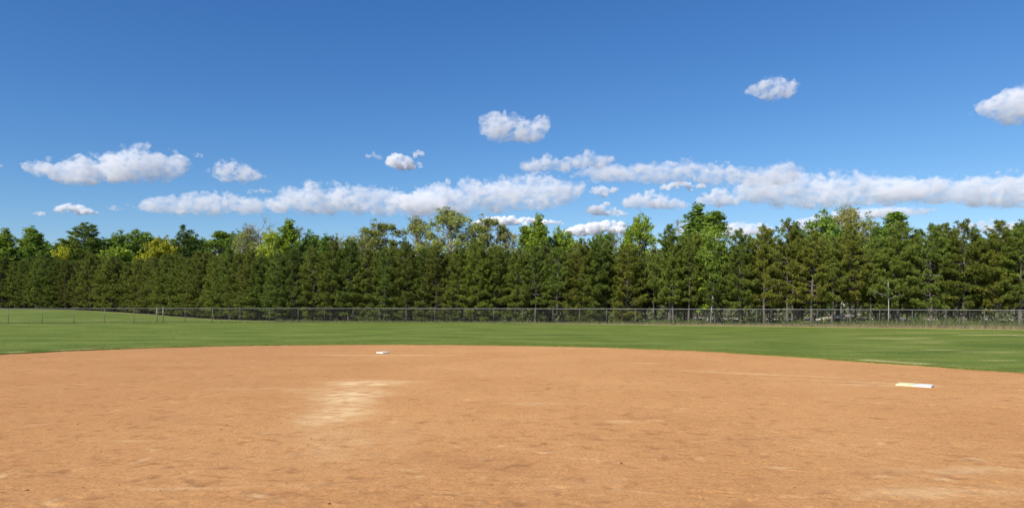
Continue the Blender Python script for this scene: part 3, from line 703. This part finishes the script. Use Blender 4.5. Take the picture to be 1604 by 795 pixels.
wood = [  # column, top row, D, width px, prototype, tint, label, category
 (14, 360, 118, 50, asp[0], G1, 'green leafy tree cut by the left frame edge', 'leafy tree'),
 (42, 357, 122, 46, asp[1], G1, 'tall green aspen with pale stems near the left frame edge', 'leafy tree'),
 (70, 367, 116, 42, asp[2], G2, 'mid-green aspen left of the flat-topped white pine', 'leafy tree'),
 (104, 371, 124, 42, asp[0], G1, 'green aspen close beside the flat-topped white pine', 'leafy tree'),
 (160, 372, 128, 40, asp[1], DRK, 'dark green tree just right of the flat-topped white pine', 'leafy tree'),
 (92, 387, 110, 34, bush[0], YEL, 'small yellow-green bushy tree low behind the row at far left', 'leafy tree'),
 (132, 353, 117, 44, wpine[0], PK, 'tall dark white pine with a flat rounded crown on a bare pale trunk', 'conifer'),
 (186, 367, 126, 66, rnd[0], G2, 'broad round green tree left of the yellow-green bush', 'leafy tree'),
 (222, 364, 130, 60, rnd[1], G2, 'broad dark green tree behind the yellow-green bush', 'leafy tree'),
 (170, 388, 112, 46, bush[1], BRI, 'low bright green tree under the broad round tree', 'leafy tree'),
 (236, 377, 108, 56, bush[0], YEL, 'wide bright yellow-green bushy tree above the pine row', 'leafy tree'),
 (262, 373, 116, 40, rnd[2], OLV, 'olive tree between the yellow-green bush and the tall spruce', 'leafy tree'),
 (286, 352, 112, 46, spruce[0], (.75, .95, 1.0), 'tall dark pointed spruce above the pine row', 'conifer'),
 (312, 366, 118, 44, rnd[0], DRK, 'dark green tree close right of the tall spruce', 'leafy tree'),
 (338, 362, 118, 46, asp[2], G1, 'green tree with a ragged top right of the spruce', 'leafy tree'),
 (365, 366, 112, 46, rnd[1], G2, 'mid-green rounded tree left of the bare grey tree', 'leafy tree'),
 (395, 344, 102, 48, bare[0], GRY, 'bare grey twiggy tree with few leaves', 'leafy tree'),
 (384, 358, 104, 30, spa[0], OLV, 'thin olive tree in front of the bare grey tree', 'leafy tree'),
 (443, 347, 96, 46, asp[0], BRI, 'fresh green tree with a pointed top beside the lime one', 'leafy tree'),
 (424, 364, 94, 34, rnd[2], (.225, .285, .028), 'vivid lime green tree low above the pine row', 'leafy tree'),
 (464, 356, 98, 40, bare[1], GRY, 'thin grey-green tree with see-through twigs', 'leafy tree'),
 (484, 363, 97, 42, rnd[0], G2, 'rounded green tree right of the see-through grey one', 'leafy tree'),
 (505, 372, 95, 30, asp[1], DRK, 'dark green top between the grey-green tree and the dark pine tip', 'leafy tree'),
 (536, 370, 92, 30, spa[1], OLV, 'small pale olive tree top, left of the wide olive tree', 'leafy tree'),
 (567, 371, 90, 32, rnd[1], OLV, 'low olive-yellow tree top next to the wide olive tree', 'leafy tree'),
 (603, 352, 88, 62, spa[0], OLV, 'wide olive tree with a rounded top', 'leafy tree'),
 (650, 340, 88, 44, spa[2], OLV, 'narrow airy olive tree left of the biggest airy tree', 'leafy tree'),
 (702, 325, 86, 66, spa[2], (.215, .255, .065), 'biggest airy yellow-green tree standing high above the pine row', 'leafy tree'),
 (766, 344, 88, 50, spa[0], OLV, 'airy olive tree right of the biggest one', 'leafy tree'),
 (795, 353, 87, 34, spa[2], PALE, 'small pale tree top beside the airy olive tree', 'leafy tree'),
 (837, 340, 78, 40, asp[0], BRI, 'bright green pointed tree above the middle of the row', 'leafy tree'),
 (815, 356, 80, 36, asp[2], G1, 'green tree close left of the bright pointed one', 'leafy tree'),
 (862, 360, 80, 44, rnd[0], BRI, 'bright green rounded tree right of the pointed one', 'leafy tree'),
 (892, 364, 82, 40, rnd[1], G1, 'green tree top behind the middle of the row', 'leafy tree'),
 (947, 366, 80, 46, rnd[2], G2, 'dark green tree top left of the leafless twigs', 'leafy tree'),
 (967, 352, 78, 26, bare[0], GRY, 'leafless twiggy tree left of the round-topped tree', 'leafy tree'),
 (997, 340, 70, 46, rnd[1], BRI, 'bright green tree with a round top above the pines', 'leafy tree'),
 (975, 364, 76, 30, asp[1], BRI, 'fresh green top low beside the round-topped tree', 'leafy tree'),
 (1062, 346, 76, 28, bare[1], GRY, 'thin twiggy tree at the left shoulder of the tall aspen', 'leafy tree'),
 (1081, 324, 68, 56, asp[0], G2, 'tall dark green aspen with a pointed top, the left of two', 'leafy tree'),
 (1125, 331, 62, 50, asp[2], G1, 'tall green birch with a leaning top and white stem, right of the aspen', 'leafy tree'),
 (1108, 362, 61.5, 30, asp[1], BRI, 'bright green young birch hanging low around the white stem', 'leafy tree'),
 (1245, 352, 72, 44, asp[0], DRK, 'dark green leafy tree behind the narrow pines', 'leafy tree'),
 (1275, 333, 70, 62, rnd[0], G2, 'broad green leafy tree left of the pale airy tree', 'leafy tree'),
 (1312, 325, 72, 58, spa[2], PALE, 'pale airy tree with thin whitish-green leaves', 'leafy tree'),
 (1346, 339, 70, 56, spa[1], OLV, 'airy olive tree at the right side of the pale one', 'leafy tree'),
 (1378, 355, 66, 40, rnd[2], DRK, 'dark leafy tree between the olive tree and the pointed one', 'leafy tree'),
 (1403, 332, 64, 48, asp[2], G2, 'tall green leafy tree with a narrow top behind the broad pine', 'leafy tree'),
 (1430, 362, 66, 36, asp[0], DRK, 'dark leafy tree filling the gap right of the narrow-topped one', 'leafy tree'),
 (1480, 365, 66, 44, rnd[1], DRK, 'dark leafy tree behind the yellowish-tipped pine', 'leafy tree'),
 (1536, 362, 64, 50, rnd[0], DRK, 'dark leafy tree hidden between the wide pines at right', 'leafy tree'),
 (1590, 360, 62, 50, rnd[2], DRK, 'dark leafy tree behind the pine at the right frame edge', 'leafy tree'),
 (1640, 352, 62, 60, rnd[0], G2, 'green leafy tree just outside the right frame edge', 'leafy tree'),
 (-40, 362, 118, 60, rnd[2], G2, 'green leafy tree just outside the left frame edge', 'leafy tree'),
]
for k in range(18):
    px = -20 + 31 * k + random.uniform(-8, 8)
    wood.append((px, random.uniform(369, 381), 134 + random.uniform(-4, 6) - .02 * px, 62, random.choice(asp + rnd), random.choice((G1, G2, DRK, G1)), row_label(px, 'distant', 'leafy tree far back').replace('below', 'behind'), 'leafy tree'))
for px, yt, D, wpx, pr, tint, lab, cat in wood:
    X = (px - CX) / F * D; z0 = th1(X, D); h = EYE + (YH - yt) / F * D - z0
    bb = np.empty(len(pr[1].vertices) * 3, dtype=np.float32); pr[1].vertices.foreach_get("co", bb); bx = bb.reshape(-1, 3)
    w0 = (np.percentile(bx[:, 0], 98) - np.percentile(bx[:, 0], 2)) * h / pr[2]
    ws = float(np.clip((wpx * 1.4 / F * D) / w0, .55, 1.9))
    plant('leafy_tree' if cat == 'leafy tree' else ('spruce_tree' if pr is spruce[0] else 'white_pine'), pr, (X, D, z0), h, ws, random.uniform(0, 6.28), tint, lab, cat, 'trees rising behind the pine rows')

# birch stems seen through the fence
def birch_stem(px, ytop, D, lean, leafy, tint, lab):
    X = (px - CX) / F * D; z0 = th1(X, D); h = EYE + (YH - ytop) / F * D - z0
    t = empty("birch_tree", (X, D, z0)); T = Tri()
    T.tube([(-.02, 0, -.1), (lean * .4, 0, h * .3), (lean * .8, .05, h * .65), (lean, .1, h)], [q * (1.0 if leafy > 20 else .68) for q in (.062, .052, .038, .018)], 8)
    r = np.random.RandomState(int(px)); C = []
    for k in range(leafy):
        a = r.rand() * 6.28; q = r.uniform(.15, 1.35); zc = h * r.uniform(.48, 1.02)
        c = np.array([lean * .8 + math.cos(a) * q, math.sin(a) * q * .8, zc])
        T.tube([(lean * zc / h, .05, zc - .35), c], [.014, .005], 4, False)
        C.append(c + r.normal(0, .15, (55, 3)))
    link_mesh("trunk", T.mesh("trunk", M['bark_birch'], True), t)
    C = np.concatenate(C); U = rand_dir(r, len(C)); Wd = np.cross(U, rand_dir(r, len(C)))
    V, Fq = quads_from(C, U * .075, Wd * .048)
    c = link_mesh("crown", mesh_np("crown", V, Fq, M['leaves']), t); c.color = (*tint, 1)
    tag(t, lab, 'birch tree', 'young birches at the wood edge')
birch_stem(1113, 366, 59.6, .45, 64, (.115, .175, .028), 'slim white birch with a leaning stem right behind the fence')
birch_stem(1392, 440, 53.4, .02, 7, (.075, .11, .03), 'thin white birch stem standing among the pines at right')
birch_stem(1304, 455, 55.8, -.05, 6, (.075, .11, .03), 'short pale birch stem beside the fallen log')

# undergrowth and the wood behind (uncountable masses)
def leaf_mass(name, n, fn, leaf, mat, label, cat, seed):
    r = np.random.RandomState(seed); C = fn(r, n)
    U = rand_dir(r, len(C)); Wd = np.cross(U, rand_dir(r, len(C)))
    s = leaf * r.uniform(.6, 1.3, len(C))[:, None]
    V, Fq = quads_from(C, U * s, Wd * s * .65)
    tag(link_mesh(name, mesh_np(name, V, Fq, mat)), label, cat, kind='stuff')
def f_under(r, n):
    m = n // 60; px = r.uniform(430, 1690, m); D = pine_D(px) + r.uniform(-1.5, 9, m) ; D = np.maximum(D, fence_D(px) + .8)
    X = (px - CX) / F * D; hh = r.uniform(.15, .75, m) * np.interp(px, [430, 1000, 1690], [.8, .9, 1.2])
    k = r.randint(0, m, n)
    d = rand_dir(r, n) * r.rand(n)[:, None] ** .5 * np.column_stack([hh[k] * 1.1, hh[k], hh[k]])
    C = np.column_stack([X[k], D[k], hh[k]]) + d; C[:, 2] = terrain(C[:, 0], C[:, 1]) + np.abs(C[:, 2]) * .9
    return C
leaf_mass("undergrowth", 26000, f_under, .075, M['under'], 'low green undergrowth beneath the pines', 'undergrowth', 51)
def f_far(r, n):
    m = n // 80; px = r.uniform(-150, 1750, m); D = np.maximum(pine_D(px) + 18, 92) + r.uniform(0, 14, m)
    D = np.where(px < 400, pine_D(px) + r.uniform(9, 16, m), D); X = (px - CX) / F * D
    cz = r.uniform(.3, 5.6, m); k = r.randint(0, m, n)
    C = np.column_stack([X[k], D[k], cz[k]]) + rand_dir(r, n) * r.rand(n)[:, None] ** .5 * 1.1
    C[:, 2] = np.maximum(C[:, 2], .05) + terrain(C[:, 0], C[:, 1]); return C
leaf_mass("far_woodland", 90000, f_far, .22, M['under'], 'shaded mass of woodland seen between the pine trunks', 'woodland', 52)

# fallen log behind the fence
q = at(1311, 496.5, 55.6)
lg = empty("fallen_log", q); T = Tri()
T.tube([(-1.5, .2, -.22), (-.6, .1, -.05), (.3, 0, .05), (1.25, -.1, .10)], [.10, .125, .12, .09], 9); link_mesh("log_trunk", T.mesh("log_trunk", M['log'], True), lg)
for a, b in (((.2, 0, .1), (.45, -.1, .5)), ((-.9, .1, -.05), (-1.1, -.2, -.5)), ((1.0, -.08, .1), (1.2, .1, -.55))):
    T = Tri(); T.tube([a, b], [.04, .015], 6); link_mesh("stub", T.mesh("stub", M['log'], True), lg)
tag(lg, 'pale fallen log lying in the weeds behind the fence at right', 'log')

# ------------------------------------------------------------------ clouds
def cloud_mat():
    m = bpy.data.materials.new("cloud"); m.use_nodes = True; nt = m.node_tree
    nt.nodes.remove(nt.nodes["Principled BSDF"])
    v = N(nt, "ShaderNodeVolumePrincipled")
    v.inputs["Color"].default_value = (1, 1, 1, 1); v.inputs["Anisotropy"].default_value = 0.0
    oi = N(nt, "ShaderNodeObjectInfo"); tc = N(nt, "ShaderNodeTexCoord")
    P = mapping(nt, tc.outputs["Object"], (1, 1, 1.5))
    lump = noise_node(nt, 0.060, 3, 0.5, P); lump.inputs["Distortion"].default_value = 0.3
    edge = noise_node(nt, 0.115, 7, 0.66, P); edge.inputs["Distortion"].default_value = 0.5
    def sst(src, a, b, lo, hi):
        mr = N(nt, "ShaderNodeMapRange", interpolation_type='SMOOTHSTEP')
        for i, q in enumerate((a, b, lo, hi)): mr.inputs[i + 1].default_value = q
        nt.links.new(src, mr.inputs[0]); return mr.outputs[0]
    def mul(a, b):
        mu = N(nt, "ShaderNodeMath", operation='MULTIPLY'); nt.links.new(a, mu.inputs[0]); nt.links.new(b, mu.inputs[1]); return mu.outputs[0]
    sc = N(nt, "ShaderNodeSeparateColor"); nt.links.new(oi.outputs["Color"], sc.inputs[0])
    ea = N(nt, "ShaderNodeMath", operation='ADD'); nt.links.new(edge.outputs[0], ea.inputs[0]); nt.links.new(sc.outputs[0], ea.inputs[1])
    la = N(nt, "ShaderNodeMath", operation='ADD'); nt.links.new(lump.outputs[0], la.inputs[0]); nt.links.new(sc.outputs[0], la.inputs[1])
    dd = mul(mul(sst(la.outputs[0], 0.42, 0.60, 0.20, 1.0), sst(ea.outputs[0], 0.35, 0.61, 0.0, 1.0)), oi.outputs["Alpha"])
    nt.links.new(dd, v.inputs["Density"])
    nt.links.new(v.outputs[0], nt.nodes["Material Output"].inputs["Volume"])
    m.cycles.volume_step_rate = 0.1
    return m
M['cloud'] = cloud_mat()
tex_a = bpy.data.textures.new("billow_large", 'CLOUDS'); tex_b = bpy.data.textures.new("billow_small", 'CLOUDS')
ALT = 520.0
from mathutils import noise as mnoise
ICO = None
def cloud(prof, label, soft=6.0, seed=1, dens=1.0, nk=1.0, rough=1.0, dscale=1.0):
    """prof: (column, top row, bottom row) outline seen in the photo; every cloud stands at the same base height"""
    r = np.random.RandomState(seed)
    x = np.array([p[0] for p in prof], float); yt = np.array([p[1] for p in prof], float); yb = np.array([p[2] for p in prof], float)
    ybase = np.percentile(yb, 75); D = ALT * F / (YH - ybase) * dscale; m = D / F      # metres per photo pixel there
    W = x[-1] - x[0]; Hm = (yb - yt).max()
    V = []; Fc = []; n = 0
    T = Tri()
    K = int(nk * (W * np.mean(yb - yt) / max(16, Hm * .45) ** 2) * 9) + 8
    for k in range(K):
        px = r.uniform(x[0], x[-1]); a = np.interp(px, x, yt); b = np.interp(px, x, yb); hh = b - a
        rad = min(hh * .5, Hm * .33) * r.uniform(.45, 1.0); rad = max(rad, 1.2)
        py = r.uniform(a + rad, max(a + rad + .01, b - rad * .55))
        rad = min(rad, max(1.5, min(px - x[0], x[-1] - px) + 2))
        dz = r.normal(0, .35) * min(Hm, 40) * m
        c = np.array(at(px, py, D)) + (0, dz, 0)
        T.add(ico2_v * (rad * m) * (1.12, 1.0, .92) + c, ico2_f)
    for k in range(int(W / 5) + 2):                          # small puffs on the crest
        px = r.uniform(x[0], x[-1]); a = np.interp(px, x, yt); hh = np.interp(px, x, yb) - a
        rad = max(1.2, min(hh * .3, r.uniform(2, 6)))
        T.add(ico2_v * (rad * m) + np.array(at(px, a + rad * .9, D)) + (0, r.normal(0, .2) * Hm * m, 0), ico2_f)
    ctr = np.array(at((x[0] + x[-1]) / 2, ybase, D))
    v = (np.concatenate(T.v) - ctr) / m
    me = mesh_np("cloud", v, np.concatenate(T.f), M['cloud'])
    o = link_mesh("cloud", me); o.location = ctr; o.scale = (m, m, m)
    rm = o.modifiers.new("r", 'REMESH'); rm.mode = 'VOXEL'; rm.voxel_size = 1.15
    for sc, st in ((13, 11), (5, 6.5), (2.2, 3)):
        tx = bpy.data.textures.new("billow", 'CLOUDS'); tx.noise_scale = sc; tx.noise_depth = 3; tx.noise_basis = 'ORIGINAL_PERLIN'
        dp = o.modifiers.new("d", 'DISPLACE'); dp.texture = tx; dp.texture_coords = 'LOCAL'; dp.strength = st * rough * min(1, Hm / 26); dp.mid_level = .55
    dg = bpy.context.evaluated_depsgraph_get()
    me2 = bpy.data.meshes.new_from_object(o.evaluated_get(dg)); o.modifiers.clear(); o.data = me2; bpy.data.meshes.remove(me)
    if not me2.materials: me2.materials.append(M['cloud'])
    o.color = (0.0 if Hm > 34 else 0.05 if Hm > 26 else 0.10, 1, 1, dens * (0.5 if Hm > 26 else 1.1 if Hm > 17 else 1.5) / (soft * m))
    me2.name = "cloud"
    return tag(o, label, 'cloud')
import bmesh as _b
_bm = _b.new(); _b.ops.create_icosphere(_bm, subdivisions=2, radius=1.0)
ico2_v = np.array([v.co[:] for v in _bm.verts]); ico2_f = np.array([[v.index for v in f.verts] for f in _bm.faces]); _bm.free()
clouds = [
 ([(45, 262, 268), (60, 252, 277), (90, 251, 283), (120, 246, 285), (150, 240, 281), (180, 238, 284), (205, 231, 285), (225, 222, 286), (250, 227, 285), (275, 233, 275), (291, 243, 258)], 'long ragged white cloud high at the left, rising to the right', {}),
 ([(300, 240, 245), (310, 239, 247), (319, 241, 246)], 'tiny wisp at the right tip of the long ragged left cloud', dict(dens=.5)),
 ([(331, 264, 272), (345, 253, 282), (362, 247, 284), (385, 254, 283), (400, 262, 282), (413, 272, 278)], 'compact white puff right of the long ragged left cloud', {}),
 ([(82, 325, 330), (95, 319, 334), (115, 316, 336), (130, 321, 337), (150, 332, 336)], 'small white cloud low at left above the trees', {}),
 ([(50, 332, 338), (62, 330, 340), (75, 332, 338)], 'tiny puff left of the small low cloud', dict(dens=.6)),
 ([(168, 323, 328), (180, 320, 331), (193, 323, 328)], 'faint tiny puff right of the small low cloud', dict(dens=.4)),
 ([(-12, 258, 265), (0, 256, 266), (7, 260, 264)], 'faint puff cut by the left frame edge', dict(dens=.4)),
 ([(212, 322, 328), (238, 308, 333), (265, 304, 335), (290, 304, 336), (310, 299, 336), (330, 295, 336), (352, 299, 335), (380, 306, 334), (410, 309, 333), (445, 312, 330)], 'left end of the long cloud bank, white on top with grey base', dict(dens=.85)),
 ([(388, 297, 303), (408, 294, 306), (430, 297, 302)], 'faint puff hovering over the left end of the bank', dict(dens=.35)),
 ([(415, 312, 326), (440, 293, 331), (470, 286, 332), (500, 283, 333), (530, 284, 334), (560, 289, 335), (590, 288, 336), (620, 290, 337), (655, 296, 337), (700, 305, 333)], 'grey-white stretch of the long cloud bank left of the middle', dict(dens=.85)),
 ([(630, 305, 332), (670, 287, 336), (700, 280, 336), (730, 277, 336), (770, 274, 335), (800, 273, 333), (830, 270, 330), (860, 272, 326), (890, 282, 318), (918, 286, 297)], 'broad grey-white middle stretch of the cloud bank', dict(dens=.85)),
 ([(814, 252, 268), (835, 246, 270), (855, 242, 268), (875, 247, 265), (900, 244, 266), (920, 234, 264), (940, 242, 262), (960, 243, 256)], 'ragged white cloud on the upper edge of the bank', dict(dens=.8)),
 ([(890, 270, 276), (920, 262, 280), (950, 257, 283), (985, 257, 284), (1020, 254, 285), (1060, 248, 286), (1100, 252, 288), (1140, 255, 290), (1170, 262, 290), (1200, 258, 292), (1230, 252, 292), (1250, 258, 288)], 'long flat-based cloud right of the middle', dict(dens=.85)),
 ([(1158, 282, 308), (1200, 264, 320), (1240, 264, 325), (1280, 268, 327), (1320, 262, 327), (1350, 266, 324), (1400, 273, 318), (1450, 282, 310)], 'broad grey-based stretch of the bank at right', dict(dens=.85)),
 ([(1370, 290, 308), (1420, 279, 314), (1460, 275, 316), (1500, 276, 319), (1530, 273, 321), (1560, 268, 323), (1590, 262, 324), (1640, 262, 322), (1690, 276, 308)], 'right end of the cloud bank cut by the frame', dict(dens=.85)),
 ([(924, 293, 303), (945, 290, 308), (970, 293, 302)], 'small puff under the ragged upper cloud', dict(dens=.8)),
 ([(974, 312, 324), (995, 301, 326), (1020, 296, 326), (1050, 304, 327), (1077, 314, 325)], 'white flat-based puff in the gap below the long cloud', {}),
 ([(1034, 289, 298), (1060, 284, 300), (1085, 285, 299), (1106, 288, 295)], 'thin white puff just beneath the long flat-based cloud', {}),
 ([(1094, 305, 318), (1112, 296, 321), (1130, 290, 322), (1145, 299, 322), (1160, 308, 320)], 'peaked white puff left of the broad right stretch', {}),
 ([(917, 325, 336), (935, 317, 338), (950, 315, 337), (965, 326, 339), (981, 332, 338)], 'white puff low over the bright round-topped tree', {}),
 ([(738, 345, 352), (770, 338, 354), (800, 337, 354), (840, 340, 354), (882, 346, 352)], 'thin flat cloud low above the pines in the middle', dict(dens=1.6)),
 ([(882, 358, 366), (910, 349, 370), (940, 345, 370), (980, 346, 368)], 'bright cloud bottom at the tree tops left of the round-topped tree', dict(dens=1.8)),
 ([(1065, 348, 372), (1090, 345, 374), (1130, 350, 372), (1165, 345, 370), (1210, 350, 368)], 'white cloud peeping between the two tall aspens', dict(dens=1.6)),
 ([(1225, 348, 362), (1260, 340, 364), (1300, 330, 360), (1340, 325, 345), (1400, 323, 340), (1457, 325, 334)], 'flat white cloud just above the trees at right', dict(dens=1.5)),
 ([(1500, 350, 362), (1545, 342, 366), (1600, 346, 366)], 'faint low cloud behind the right-hand pines', dict(dens=.5)),
 ([(752, 188, 206), (765, 176, 215), (785, 171, 218), (800, 178, 220), (820, 185, 221), (832, 191, 228), (845, 182, 215), (861, 180, 190)], 'bright fish-shaped puff alone high in the middle', {}),
 ([(572, 243, 250), (585, 237, 252), (602, 244, 248)], 'faint wisp left of the small puff left of the middle', dict(dens=.45)),
 ([(604, 245, 258), (618, 237, 263), (635, 242, 265), (660, 256, 262)], 'small white puff left of the middle', {}),
 ([(647, 238, 246), (656, 234, 247), (665, 237, 245)], 'tiny puff at the upper right of the small middle puff', dict(dens=.6)),
 ([(1167, 134, 141), (1185, 128, 149), (1210, 119, 154), (1235, 126, 153), (1248, 127, 136)], 'small white cloud high at right', {}),
 ([(1536, 162, 170), (1550, 150, 182), (1570, 138, 188), (1585, 132, 192), (1604, 130, 195), (1640, 128, 196), (1690, 150, 180)], 'big bright cloud cut by the right frame edge', dict(dens=1.0)),
]
for i, (p, lab, kw) in enumerate(clouds):
    cloud(p, lab, seed=500 + i + (i > 14), **kw)
